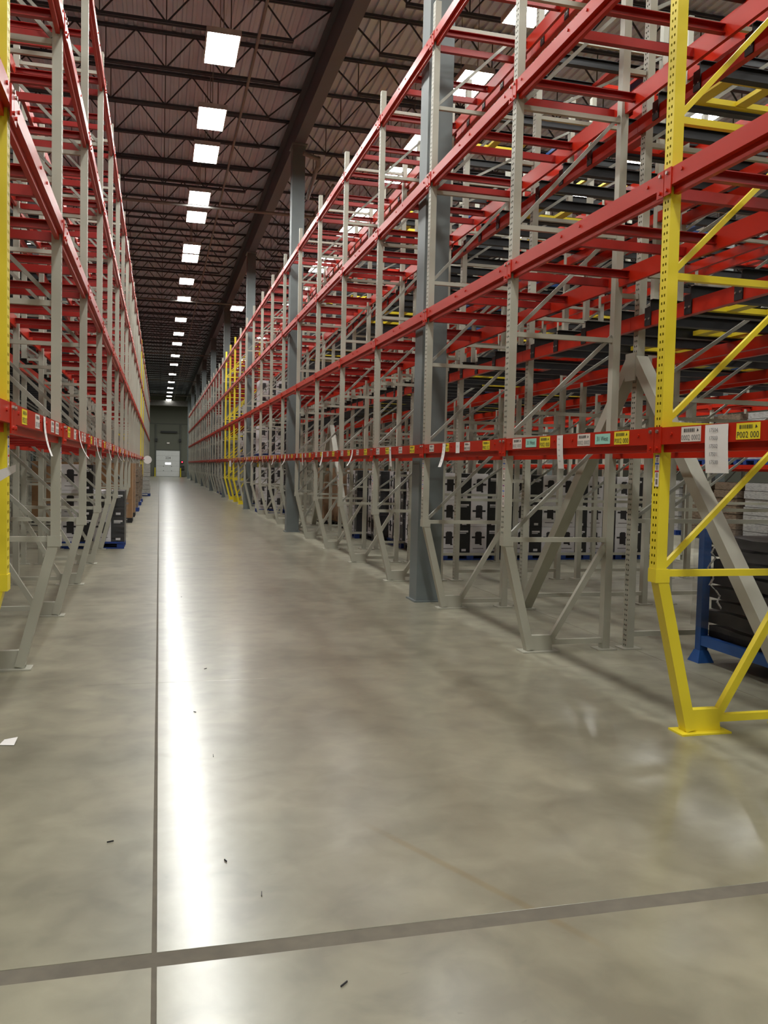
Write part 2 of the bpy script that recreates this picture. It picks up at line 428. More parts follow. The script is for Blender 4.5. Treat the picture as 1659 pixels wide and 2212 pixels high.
# unit heater / duct near the end wall
o = empty('air_duct', (0.6, 108, 9.0))
link('duct_body', MB().box(-4.5, 2.9, -.4, .4, -.25, .35, 'pipe_paint').mesh('duct'), o)
for hx in (-3.6, 2.2): link('hanger_rod', MB().tube((hx, 0, .35), (hx, 0, 2.13), .012, 'pipe_paint', 6).mesh('hang'), o)
tag(o, 'grey horizontal air duct hung under the roof near the end wall', 'duct')

# columns
cm = MB()
cw = .165
cm.box(-cw, cw, -cw, cw, .02, GB, 'column_paint')
col_me = cm.mesh('column_shaft')
colp_me = MB().box(-.2, .2, -.2, .2, 0, .02, 'column_paint').mesh('column_base')
capp_me = MB().box(-.2, .2, -.3, .3, GB - .03, GB - .002, 'column_paint').mesh('column_cap')
for gx in GIRDER_X:
    for n, cy in enumerate(COL_Y):
        if n == 0 and gx != 3.45: continue
        o = empty('roof_column', (gx, cy, 0))
        link('shaft', col_me, o); link('base_plate', colp_me, o); link('cap_plate', capp_me, o)
        side = {3.45: 'inside the right rack', 16.45: 'far to the right beyond the deep racks'}.get(gx, 'far to the left behind the left rack')
        nm = 'nearest' if n <= 1 else ordn(n)
        if n == 0: tag(o, 'square grey steel column just behind the viewer at the right rack', 'column', 'roof columns')
        else: tag(o, f'square grey steel roof column {side}, {nm} from the front', 'column', 'roof columns')
# drain pipe at the second column
o = empty('drain_pipe', (3.45, 22.0, 9.6))
link('top_arm', MB().tube((.0, .0, .05), (.40, .1, -.02), .055, 'pipe_paint', 10).mesh('dp'), o)
link('elbow', MB().tube((.40, .1, .02), (.43, .28, -.14), .065, 'pipe_paint', 10).mesh('dp'), o)
link('lower_run', MB().tube((.43, .28, -.1), (.36, 1.45, -.62), .055, 'pipe_paint', 10).mesh('dp'), o)
tag(o, 'pale elbowed drain pipe by the top of the second roof column', 'pipe')

# ------------------------------------------------------------------ high-bay lamps
LAMP_Z = 9.50
LY = [-7.5, -4.6, -1.6, 1.6, 4.6, 7.6, 10.5, 13.68, 16.75, 20.1, 22.35, 26.05, 28.05, 32.2, 33.65, 37.9, 42.0, 48.0, 53.2, 57.6, 64.0, 69.7, 77.3, 84.8, 91.5, 97.0, 102.5, 108.0, 113.0]
LX = [(-4.8, 'left rack'), (1.06, 'aisle'), (5.95, 'right rack'), (11.3, 'deep right lanes'), (18.0, 'far right bays')]
hm = MB()
hm.box(-.29, .29, -.62, .62, .02, .07, 'housing'); hm.box(-.31, -.29, -.62, .62, -.03, .07, 'housing'); hm.box(.29, .31, -.62, .62, -.03, .07, 'housing')
hm.box(-.31, .31, -.64, -.62, -.03, .07, 'housing'); hm.box(-.31, .31, .62, .64, -.03, .07, 'housing')
house_me = hm.mesh('lamp_housing')
tube_me = MB()
for i in range(3):
    xx = -.19 + .19 * i
    tube_me.quad([(xx - .085, -.6, .0), (xx - .085, .6, .0), (xx + .085, .6, .0), (xx + .085, -.6, .0)], 'lamp_glow')
tube_me = tube_me.mesh('lamp_tube')
rod_me = MB().tube((0, -.5, .07), (0, -.5, 1.61), .008, 'pipe_paint', 6).tube((0, .5, .07), (0, .5, 1.61), .008, 'pipe_paint', 6).mesh('lamp_hanger')
for lx, where in LX:
    for n, ly in enumerate(LY):
        if lx > 10 and 60 < ly < 100: continue
        if lx > 15 and ly > 45: continue
        if lx < 0 and 80 < ly < 100: continue
        o = empty('high_bay_lamp', (lx, ly, LAMP_Z))
        link('lamp_housing', house_me, o); link('lamp_tube', tube_me, o); link('hanger_rod', rod_me, o)
        tag(o, f'white rectangular high-bay lamp over the {where}, {ordn(n + 1)} from the front', 'lamp', 'high-bay lamps')
o = empty('high_bay_lamp', (3.62, 42.9, 9.40))
link('lamp_housing', house_me, o); link('lamp_tube', tube_me, o); link('hanger_rod', rod_me, o)
tag(o, 'single lit lamp hanging beside the roof column over the right rack edge', 'lamp', 'high-bay lamps')

# ------------------------------------------------------------------ rack frames (front row)
HB = (1.09, 2.07, 3.04, 4.04, 5.14, 6.15, 7.12)
FD = 1.16                          # frame depth
PW = 0.088                         # post width
def post_mb(z0, z1, holes, m, x0=0.0, depth=.075, outward=1):
    """C-channel post; web at x0 (facing the aisle when outward=1), flanges behind"""
    b = MB(); h = PW / 2; s = outward
    xw = x0; xb = x0 + depth * s
    if holes:
        n = int((z1 - z0) / .05); dz = (z1 - z0) / n
        ys = (-h, -.022, -.008, .008, .022, h)
        for i in range(n):
            za = z0 + i * dz; zs = (za, za + dz * .30, za + dz * .64, za + dz)
            for r in range(3):
                for c in range(5):
                    if r == 1 and c in (1, 3): continue
                    b.quad([(xw, ys[c], zs[r]), (xw, ys[c + 1], zs[r]), (xw, ys[c + 1], zs[r + 1]), (xw, ys[c], zs[r + 1])], m)
    else:
        b.quad([(xw, -h, z0), (xw, h, z0), (xw, h, z1), (xw, -h, z1)], m)
    for y in (-h, h):
        b.quad([(xw, y, z0), (xb, y, z0), (xb, y, z1), (xw, y, z1)], m)
        y2 = 0.0
        b.quad([(xb, y, z0), (xb, y2, z0), (xb, y2, z1), (xb, y, z1)], m)
    return b
def frame_parts(m, holes=True, brace=None, depth=FD, slanted=True, ztop=ZTOP, hbs=HB):
    """list of (name, MB) in frame space: x=0 is the aisle face, x grows into the rack"""
    br = brace or m
    P = []
    xf, xr = 0.075, depth - .075
    if slanted:
        P.append(('front_post', post_mb(ZELB, ztop, holes, m)))
        P.append(('slanted_leg', MB().bar((.04, 0, ZELB + .02), (.315, 0, .02), PW, .078, m)))
        P.append(('knee_plate', MB().box(-.004, .10, -PW / 2 - .004, PW / 2 + .004, ZELB - .055, ZELB + .035, m)))
        g = MB()
        for y in (-.03, .03):
            g.quad([(.27, y, .012), (.55, y, .012), (.53, y, .16), (.27, y, .16)], m)
        g.quad([(.27, -.03, .16), (.53, -.03, .16), (.53, .03, .16), (.27, .03, .16)], m)
        P.append(('gusset', g))
        P.append(('foot_plate', MB().box(.22, .60, -.085, .085, 0, .012, m)))
        P.append(('strut', MB().bar((.50, 0, .05), (xr + .02, 0, ZELB - .03), .045, .055, m)))
        P.append(('horizontal_brace', MB().box(.5, xr + .01, -.022, .022, .065, .115, m)))
    else:
        P.append(('front_post', post_mb(.012, ztop, holes, m)))
        P.append(('foot_plate', MB().box(-.06, .14, -.085, .085, 0, .012, m)))
        P.append(('horizontal_brace', MB().box(xf - .01, xr + .01, -.022, .022, .12, .17, m)))
    P.append(('rear_post', post_mb(.012, ztop - .05, False, m, depth, .075, -1)))
    P.append(('foot_plate', MB().box(depth - .14, depth + .06, -.085, .085, 0, .012, m)))
    for z in hbs:
        P.append(('horizontal_brace', MB().box(xf - .012, xr + .012, -.022, .022, z - .022, z + .022, br)))
    for a, b in zip(hbs[:-1], hbs[1:]):
        P.append(('diagonal_brace', MB().bar((xf, 0, a + .04), (xr, 0, b + .04 if depth < 1.3 else b - .03), .03, .034, 'brace_steel' if m != 'yellow_paint' else m)))
    return P
_fc = {}
def make_frame(name, kind, key, loc, rz, label, cat='rack frame', group=None, parts=True):
    if key not in _fc:
        P = kind()
        whole = MB()
        for n, b in P: whole.add(b)
        _fc[key] = ([(n, b.mesh(n)) for n, b in P], whole.mesh(name))
    P, W = _fc[key]
    if parts:
        o = empty(name, loc, rz)
        for n, me in P: link(n, me, o)
    else:
        o = link(name, W, None, loc, rz)
    return tag(o, label, cat, group)
YEL_R = {0, 13, 14, 15}; YEL_L = {0, 14, 16}
for k in range(-1, KR_LAST + 1):
    yel = k in YEL_R; m = 'yellow_paint' if yel else 'grey_paint'
    if k == -1: lab = 'grey upright rack frame just outside the photo beyond the near yellow frame, right'
    elif k == 0: lab = 'yellow upright rack frame with slanted leg, nearest on the right side'
    elif yel: lab = f'far yellow upright frame of the right rack, {ordn(k)} behind the near yellow frame'
    else: lab = f'grey upright frame of the right rack, {ordn(k)} behind the near yellow frame'
    make_frame('rack_upright', lambda: frame_parts(m), ('A', m), (XR, Y0 + k * PITCH_Y, 0), 0, lab, group='upright frames of the right rack', parts=k <= NEAR_K)
for k in range(-1, KL_LAST + 1):
    yel = k in YEL_L; m = 'yellow_paint' if yel else 'grey_paint'
    if k == -1: lab = 'grey upright rack frame just outside the photo beyond the near yellow frame, left'
    elif k == 0: lab = 'yellow upright rack frame cut by the left edge of the photo'
    elif yel: lab = f'far yellow upright frame of the left rack, {ordn(k)} behind the near yellow frame'
    else: lab = f'grey upright frame of the left rack, {ordn(k)} behind the near yellow frame'
    make_frame('rack_upright', lambda: frame_parts(m), ('A', m), (XL, Y0 + k * PITCH_Y, 0), math.pi, lab, group='upright frames of the left rack', parts=k <= NEAR_K)

# ------------------------------------------------------------------ shelves of the front row: front beam, rear beam, four crossbars
BL = PITCH_Y - PW - .004
def beam_mb(front=True):
    b = MB(); h = PITCH_Y / 2 - .004
    # stepped beam, its outer face flush in front of the posts; local x=0 is the post's aisle face
    b.box(-.022, .048, -h, h, -.045, .065, 'red_paint')
    b.box(.014, .048, -h + .05, h - .05, -.095, -.045, 'red_paint')
    for s in (-1, 1):                                   # end connectors with their bolts
        b.box(-.028, -.020, s * (h - .075), s * h, -.10, .07, 'red_paint') if s > 0 else b.box(-.028, -.020, -h, -(h - .075), -.10, .07, 'red_paint')
        for z in (-.07, .04):
            b.tube((-.040, s * (h - .035), z), (-.027, s * (h - .035), z), .012, 'bolt_steel' if z > 0 else 'red_paint', 6)
    for y in (-1.1, -.13, .19, 1.11):
        b.tube((-.030, y, .02), (-.021, y, .02), .012, 'red_paint', 6)
    return b
def crossbar_mb(s):
    b = MB(); x0, x1 = .05, FD - .05
    b.box(x0, x1, -.003, .003, -.050, .022, 'red_rail')
    for z in (-.050, .016):
        b.box(x0, x1, min(0, s * .05), max(0, s * .05), z, z + .006, 'red_rail')
    b.box(x0, x0 + .006, min(0, s * .09), max(0, s * .09), -.05, .04, 'red_rail')
    return b
beam_b = beam_mb(); rear_b = MB().add(beam_mb(), Matrix.Translation((FD, 0, 0)) @ Matrix.Rotation(math.pi, 4, 'Z'))
bar_l, bar_r = crossbar_mb(1), crossbar_mb(-1)
beam_me, rear_me, bl_me, br_me = beam_b.mesh('front_beam'), rear_b.mesh('rear_beam'), bar_l.mesh('crossbar'), bar_r.mesh('crossbar')
BARS = ((-1.15, 1), (-.22, -1), (.15, 1), (1.1, -1))
far = MB(); far.add(beam_b); far.add(rear_b)
for y, s in BARS: far.add(bar_l if s > 0 else bar_r, Matrix.Translation((0, y, 0)))
far_me = far.mesh('rack_shelf')

# ---- stickers: flat print facing -X in beam space (x = -0.0225)
def sticker(w_, h_, m, lines, bars=True):
    """sticker in local XZ facing -Y; returns MB"""
    b = MB(); b.box(-w_ / 2, w_ / 2, 0, .002, -h_ / 2, h_ / 2, m)
    for (txt, sz, x, z, ink) in lines:
        b.add(text_mb(txt, sz, ink), Matrix.Translation((x, -.0012, z)))
    if bars:
        rnd = random.Random(len(lines) * 7 + int(w_ * 1000)); x = -w_ * .36
        while x < w_ * .2:
            bw = rnd.choice((.002, .003, .005))
            b.quad([(x, -.0012, h_ * .14), (x + bw, -.0012, h_ * .14), (x + bw, -.0012, h_ * .38), (x, -.0012, h_ * .38)], 'ink'); x += bw + rnd.choice((.002, .004))
        b.quad([(w_ * .30, -.0012, h_ * .14), (w_ * .40, -.0012, h_ * .22), (w_ * .33, -.0012, h_ * .38)], 'ink')
    return b
RZ_AISLE = Matrix.Rotation(-math.pi / 2, 4, 'Z')   # turn a -Y facing print to face -X
st = {
    'yellow': sticker(.20, .092, 'sticker_yellow', [('P002 000', .050, 0, -.022, 'ink')]),
    'white': sticker(.20, .092, 'sticker_white', [('0002 0002', .046, 0, -.022, 'ink_grey')]),
    'teal': sticker(.22, .075, 'sticker_teal', [('31 West', .048, 0, 0, 'ink')], False),
    'orange': sticker(.19, .088, 'sticker_yellow', [('P002 012', .048, 0, -.022, 'ink')]),
    'plain': sticker(.17, .085, 'sticker_white', [('0002 0102', .040, 0, -.02, 'ink')]),
}
st_me = {k: b.mesh('location_sticker') for k, b in st.items()}
def paper_mb(w_, h_, curl, lines):
    b = MB(); n = 8; pts = []
    for i in range(n + 1):
        t = i / n; pts.append((-(curl * (t ** 2.2)), -h_ * t))
    for i in range(n):
        (a, z), (c, y) = pts[i], pts[i + 1]
        b.quad([(-w_ / 2, a, z), (-w_ / 2, c, y), (w_ / 2, c, y), (w_ / 2, a, z)], 'paper')
        b.quad([(-w_ / 2, a + .0012, z), (w_ / 2, a + .0012, z), (w_ / 2, c + .0012, y), (-w_ / 2, c + .0012, y)], 'paper')
    for i, tx in enumerate(lines):
        t = .12 + i * .165
        a = -(curl * t ** 2.2)
        b.add(text_mb(tx, w_ * .16, 'ink_grey'), Matrix.Translation((-w_ * .12, a - .003, -h_ * t)))
    return b
LIST = ['17504', '17503', '17502', '17501', '17500']
papers = [paper_mb(.105, .27, .05, LIST).mesh('paper_list'), paper_mb(.105, .27, -.02, LIST).mesh('paper_list'), paper_mb(.09, .27, .09, LIST).mesh('paper_list')]
paper_big = paper_mb(.215, .285, -.015, LIST).mesh('paper_list')

def shelf(side, k, lv):
    X0, rz = (XR, 0.0) if side == 'right' else (XL, math.pi)
    yc = Y0 + k * PITCH_Y + PITCH_Y / 2
    lvl = ('lowest', 'second', 'third', 'top')[lv]
    if k < 0: lab = f'red {lvl} shelf in the bay before the near yellow frame, {side} rack'
    else: lab = f'red {lvl} shelf of the {side} rack, {ordn(k + 1)} bay behind the near yellow frame'
    grp = f'red beam shelves of the {side} rack'
    colhit = [cy for cy in COL_Y if abs(cy - yc) < 1.5] if side == 'right' else []
    if k > 13 or (k > 10 and lv > 0):
        return tag(link('rack_shelf', far_me, None, (X0, yc, LEVELS[lv]), rz), lab, 'shelf', grp)
    o = empty('rack_shelf', (X0, yc, LEVELS[lv]), rz)
    tag(o, lab, 'shelf', grp)
    fb = link('front_beam', beam_me, o)
    link('rear_beam', rear_me, o)
    for y, s in BARS:
        if any(abs(yc + y - cy) < .24 for cy in colhit): continue
        link('crossbar', bl_me if s > 0 else br_me, o, (0, y, 0))
    if lv == 0:
        sg = 1 if side == 'right' else -1
        # groups of stickers, measured along the beam from the frame nearer the viewer
        if side == 'right' and k == -1: seq = [('yellow', 1.67), ('white', 2.2), ('yellow', .42), ('white', .98)]
        elif side == 'right' and k == 0: seq = [('yellow', .42), ('teal', .69), ('white', .98), ('yellow', 1.67), ('teal', 1.95), ('white', 2.25)]
        elif side == 'right' and k == 1: seq = [('orange', .42), ('plain', .97), ('yellow', 1.66), ('plain', 2.2)]
        elif side == 'right': seq = [('yellow', .42), ('plain', .98), ('orange', 1.67), ('white', 2.22)]
        else: seq = [('orange', .42), ('white', .98), ('plain', 1.8), ('white', 2.1)]
        for kind, d in seq:
            link('location_sticker', st_me[kind], fb, (-.0245, sg * (d - 1.3), .012), rot=(0, 0, -math.pi / 2))
    return o
for k in range(-1, KR_LAST):
    for lv in range(4): shelf('right', k, lv)
for k in range(-1, KL_LAST):
    for lv in range(4): shelf('left', k, lv)

# hanging paper lists on the lowest beams
def paper(side, k, d, me, label, z=2.045):
    X0 = XR - .028 if side == 'right' else XL + .028
    rz = -math.pi / 2 if side == 'right' else math.pi / 2
    o = link('paper_list', me, None, (X0, Y0 + k * PITCH_Y + d, z), rz)
    return tag(o, label, 'paper', f'paper lists taped to the {side} label beam')
paper('right', -1, 1.945, paper_big, 'wide white sheet of printed numbers taped beside the near yellow post, right')
for k in range(0, 13):
    d = (1.38, 1.72, 1.5, 1.35, 1.5, 1.4, 1.5, 1.3, 1.4, 1.5, 1.3, 1.4, 1.5)[k]
    paper('right', k, d, papers[(1, 0, 1, 2, 0, 1, 2, 0, 1, 2, 0, 1, 2)[k]], f'white paper strip of numbers hanging from right label beam, {ordn(k + 1)} bay')
for k in range(0, 13):
    paper('left', k, 1.3 + .1 * math.sin(k * 2.1), papers[(0, 2, 0)[k % 3]], f'curled white paper strip hanging from left label beam, {ordn(k + 1)} bay')
# white square notes on the second right bay
o = link('paper_note', MB().box(-.06, .06, 0, .002, -.06, .06, 'paper').add(text_mb('17-2', .03, 'ink_grey'), Matrix.Translation((0, -.002, .01))).mesh('note'), None,
         (XR - .027, Y0 + PITCH_Y + .98 + .28, 1.99), -math.pi / 2)
tag(o, 'square white note on the right label beam in the second bay', 'paper')

# coloured barcode strips on the front posts
def strip_mb():
    b = MB(); w_, h_ = .045, .21
    b.box(-w_ / 2, w_ / 2, 0, .002, -h_, 0, 'sticker_white')
    for i, c in enumerate(('ink_purple', 'ink_blue', 'ink_red')):
        z = -.004 - i * .05
        b.quad([(-w_ / 2, -.001, z - .011), (w_ / 2, -.001, z - .011), (w_ / 2, -.001, z), (-w_ / 2, -.001, z)], c)
        for j in range(5):
            zz = z - .017 - j * .006
            b.quad([(-w_ * .3, -.001, zz - .0035), (w_ * .3, -.001, zz - .0035), (w_ * .3, -.001, zz), (-w_ * .3, -.001, zz)], 'ink_grey')
    for j in range(4):
        zz = -.162 - j * .009
        b.quad([(-w_ * .25, -.001, zz - .005), (w_ * .28, -.001, zz - .005), (w_ * .28, -.001, zz), (-w_ * .25, -.001, zz)], 'ink')
    return b
strip_me = strip_mb().mesh('barcode_strip')
frames = [o for o in COL.objects if o.name.startswith('rack_upright') and o.type == 'EMPTY']
for o in frames:
    k = round((o.location.y - Y0) / PITCH_Y)
    fp = [c for c in o.children if c.name.startswith('front_post')][0]
    sgn = 1 if o.location.x > 1 else -1
    for n in range(2 if (sgn > 0 and 1 <= k <= 4) else 1):
        link('barcode_strip', strip_me, fp, (-.003, -.01 * sgn, 1.875 - n * .26), rot=(0, 0, -math.pi / 2))

# ------------------------------------------------------------------ deep lanes behind the front row
LZ = (3.22, 5.13, 7.00)
XB = 4.53 - XR                     # offsets behind the front row's aisle face
ROWS = ((XB, 1.83), (XB + 2.12, 1.75), (XB + 4.17, 1.75))
HB2 = (1.28, 2.5, 3.7, 4.95, 6.2, 7.2)
LTOP = 7.75
for side, X0, rz, last in (('right', XR, 0.0, 26), ('left', XL, math.pi, 24)):
    sg = 1 if side == 'right' else -1
    for r, (dx, dep) in enumerate(ROWS):
        if side == 'left' and r > 1: continue
        for k in range(-1, last + 1):
            if r == 2 and k > 14: continue
            rn = ('first', 'second', 'third')[r]
            pl = 'before' if k < 0 else 'at' if k == 0 else ''
            pos = {'before': 'one bay before the near yellow frame', 'at': 'in line with the near yellow frame'}.get(pl) or f'{ordn(k)} behind the near yellow frame'
            lab = f'grey deep-lane frame, {rn} row behind the {side} rack, {pos}'
            make_frame('lane_upright', lambda: frame_parts('grey_paint', r == 0, None, dep, False, LTOP, HB2), ('B', dep, r == 0),
                       (X0 + sg * dx, Y0 + k * PITCH_Y, 0), rz, lab, group=f'deep-lane frames behind the {side} rack',
                       parts=(side == 'right' and ((r == 0 and k <= 8) or (r > 0 and k <= 4))))
# spacers between the rows
sp_me = MB().box(FD + .005, XB - .005, -.022, .022, -.022, .022, 'grey_paint').mesh('row_spacer')
for k in range(0, 11):
    for n, z in enumerate((1.62, 3.48, 5.62)):
        o = link('row_spacer', sp_me, None, (XR, Y0 + k * PITCH_Y, z))
        lv = ('low', 'middle', 'upper')[n]
        tag(o, f'short {lv} steel spacer between right rack and deep lanes, ' + ('at near yellow frame' if k == 0 else f'{ordn(k)} frame back'), 'rack spacer', 'row spacers of the right rack')
# lane shelves: notched beams with black saddles and black rails running into the depth
LD = ROWS[2][0] + ROWS[2][1]
LANE_Y = (-.98, -.34, .34, .98)
nb = MB(); h = PITCH_Y / 2 - PW / 2 - .002
nb.box(-.03, .03, -PITCH_Y / 2 + .003, PITCH_Y / 2 - .003, -.075, .055, 'red_paint')
lane_beam_me = nb.mesh('lane_beam')
sad = MB(); sad.box(-.042, -.030, -.05, .05, -.07, .10, 'black_steel'); sad.box(-.03, .03, -.05, .05, .0555, .10, 'black_steel')
for y in (-.03, .03): sad.tube((-.05, y, -.01), (-.041, y, -.01), .010, 'bolt_steel', 6)
sad_me = sad.mesh('saddle')
def rail_mb(x0, x1):
    b = MB(); b.box(x0, x1, -.004, .004, .06, .175, 'black_steel')
    for z in (.06, .169): b.box(x0, x1, -.045, .045, z, z + .006, 'black_steel')
    return b
rail = rail_mb(-.05, LD - XB + .05)
rail_me = rail.mesh('lane_rail')
rail_s_me = rail_mb(-.05, ROWS[1][0] + ROWS[1][1] - XB + .05).mesh('lane_rail')
BX = [0.0]
for dx, dep in ROWS: BX += [dx - XB, dx - XB + dep]
BX = [b - .035 if i % 2 else b + .035 for i, b in enumerate(BX[1:])]
BX[0] = -.035
far = MB()
for bx in BX:
    far.add(nb, Matrix.Translation((bx, 0, 0)))
for y in LANE_Y:
    far.add(rail, Matrix.Translation((0, y, 0))); far.add(sad, Matrix.Translation((BX[0], y, 0)))
far_lane_me = far.mesh('lane_shelf')
farl = MB()
for bx in BX[:4]: farl.add(nb, Matrix.Translation((bx, 0, 0)))
for y in LANE_Y: farl.add(rail_mb(-.05, ROWS[1][0] + ROWS[1][1] - XB + .05), Matrix.Translation((0, y, 0)))
far_lane_l_me = farl.mesh('lane_shelf')
def lane_shelf(side, k, lv):
    X0, rz, sg = (XR, 0.0, 1) if side == 'right' else (XL, math.pi, -1)
    yc = Y0 + k * PITCH_Y + 1.3
    pos = 'bay before yellow frame' if k < 0 else f'{ordn(k + 1)} bay'
    lab = f'{("lower", "middle", "upper")[lv]} push-back lanes of black rails on red beams, {side} side, {pos}'
    loc = (X0 + sg * XB, yc, LZ[lv])
    grp = f'push-back lane levels behind the {side} rack'
    if side == 'left': return tag(link('lane_shelf', far_lane_l_me, None, loc, rz), lab, 'lane rack', grp)
    if k > 7: return tag(link('lane_shelf', far_lane_me, None, loc, rz), lab, 'lane rack', grp)
    o = empty('lane_shelf', loc, rz); tag(o, lab, 'lane rack', grp)
    for i, bx in enumerate(BX):
        b = link('lane_beam', lane_beam_me, o, (bx, 0, 0))
        if i == 0:
            for y in LANE_Y: link('saddle', sad_me, b, (0, y, 0))
    for y in LANE_Y: link('lane_rail', rail_me, o, (0, y, 0))
    return o
for k in range(-1, 26):
    for lv in range(3): lane_shelf('right', k, lv)
for k in range(-1, 24):
    for lv in range(3): lane_shelf('left', k, lv)
# push-back carts on the rails
def cart_parts(m):
    return [('side_rail', MB().box(-.5, .5, -.27, -.19, 0, .05, m)), ('side_rail', MB().box(-.5, .5, .19, .27, 0, .05, m)),
            ('cross_member', MB().box(-.5, -.38, -.19, .19, 0, .05, m)), ('cross_member', MB().box(.38, .5, -.19, .19, 0, .05, m)), ('cross_member', MB().box(-.06, .06, -.19, .19, .005, .045, m))]
cart_me = {m: [(n, b.mesh(n)) for n, b in cart_parts(m)] for m in ('yellow_paint', 'blue_paint', 'red_paint')}
rnd = random.Random(3)
for k in range(-1, 9):
    for lv in range(3):
        for ln, yo in ((0, -.66), (1, .66)):
            for dpt in range(3):
                if rnd.random() < .22: continue
                m = ('yellow_paint', 'blue_paint', 'yellow_paint')[dpt] if rnd.random() < .8 else 'red_paint'
                cx = XR + XB + .75 + dpt * (1.35 + .25 * rnd.random())
                if rnd.random() < .4: cx += 1.0
                o = empty('push_back_cart', (cx, Y0 + k * PITCH_Y + 1.3 + yo, LZ[lv] + .09))
                for n, me in cart_me[m]: link(n, me, o)
                pos = 'bay before near yellow frame' if k < 0 else f'{ordn(k + 1)} bay'
                tag(o, f'{m.split("_")[0]} push-back cart, {("lower", "middle", "upper")[lv]} level, {pos}, {("nearer", "farther")[ln]} lane, {ORD[dpt]} in',
                    'cart', 'push-back carts on the lane rails')

# heavy A-braces against the deep-lane posts
def a_brace(k, ymul):
    yb = Y0 + k * PITCH_Y
    o = empty('a_brace', (XR + XB + .02, yb, 0))
    for s in (-1, 1):
        leg = link('brace_leg', MB().bar((0, s * .05, 2.86), (0, s * (PITCH_Y - .13), .03), .13, .115, 'grey_paint', side=(1, 0, 0)).mesh('brace_leg'), o)
        link('base_plate', MB().box(-.1, .1, s * (PITCH_Y - .13) - .12, s * (PITCH_Y - .13) + .12, 0, .014, 'grey_paint').mesh('brace_base'), leg)
    link('apex_plate', MB().box(-.075, -.062, -.09, .09, 2.66, 2.93, 'grey_paint').mesh('apex'), o)
    return o
tag(a_brace(1, 1), 'big grey A-shaped brace behind the near yellow frame', 'brace', 'A-shaped braces')
tag(a_brace(7, 1), 'far grey A-shaped brace among the lanes beyond the nearest column', 'brace', 'A-shaped braces')

# ------------------------------------------------------------------ third rack run, across the next aisle to the right
XE = 14.6
efr = MB()
for n, b in frame_parts('grey_paint', False, None, FD, False): efr.add(b)
efr_me = efr.mesh('rack_upright')
for k in range(0, 19):
    tag(link('rack_upright', efr_me, None, (XE, Y0 + k * PITCH_Y, 0)), f'grey frame of the rack beyond the next aisle, {ordn(k + 1)} from the front', 'rack frame', 'frames beyond the next aisle')
    for lv in range(4):
        if k < 18:
            tag(link('rack_shelf', far_me, None, (XE, Y0 + k * PITCH_Y + 1.3, LEVELS[lv])), f'red {("lowest", "second", "third", "top")[lv]} shelf of the rack beyond the next aisle, {ordn(k + 1)} bay', 'shelf', 'shelves beyond the next aisle')

# ------------------------------------------------------------------ pallets and cartons
pl = {}
for m in ('pallet_blue', 'pallet_black', 'pallet_wood'):
    dk = MB(); dk.box(-.6, .6, -.5, .5, .105, .14, m)
    rn = MB(); rn.box(-.6, .6, -.06, .06, 0, .025, m)
    for x in (-.53, 0, .53): rn.box(x - .07, x + .07, -.06, .06, .025, .105, m)
    pl[m] = (dk.mesh('deck'), rn.mesh('runner'))
def pallet(loc, rz, m, label, group=None):
    o = empty('pallet', loc, rz)
    link('deck', pl[m][0], o)
    for y in (-.43, 0, .43): link('runner', pl[m][1], o, (0, y, 0))
    return tag(o, label, 'pallet', group)
CWW, CWB, CH, CDP = .345, .262, .515, .92
def carton_mb(white):
    w_ = CWW if white else CWB
    b = MB(); body = 'carton_white' if white else 'carton_black'
    b.box(-w_ / 2 + .003, w_ / 2 - .003, -CDP / 2, CDP / 2, .002, CH - .003, body)
    e = .0015
    def face(dx, fn):
        if white:
            for (x0, x1, z0, z1) in ((-.068, .068, .17, .40), (-.135, -.068, .285, .32), (.068, .135, .285, .32), (.03, .075, .15, .175), (-.05, .05, .40, .415)):
                fn(x0, x1, z0, z1, 'ink')
            fn(-.11, .11, .075, .092, 'ink_grey')
        else:
            fn(-.08, .09, .40, .435, 'carton_text'); fn(-.08, .05, .375, .39, 'carton_text'); fn(-.04, .05, .03, .075, 'carton_text')
    yf = -CDP / 2 - e
    face(w_, lambda x0, x1, z0, z1, m: b.quad([(x0, yf, z0), (x1, yf, z0), (x1, yf, z1), (x0, yf, z1)], m))
    return b
cw_me, cb_me = carton_mb(True).mesh('printed_carton'), carton_mb(False).mesh('printed_carton')
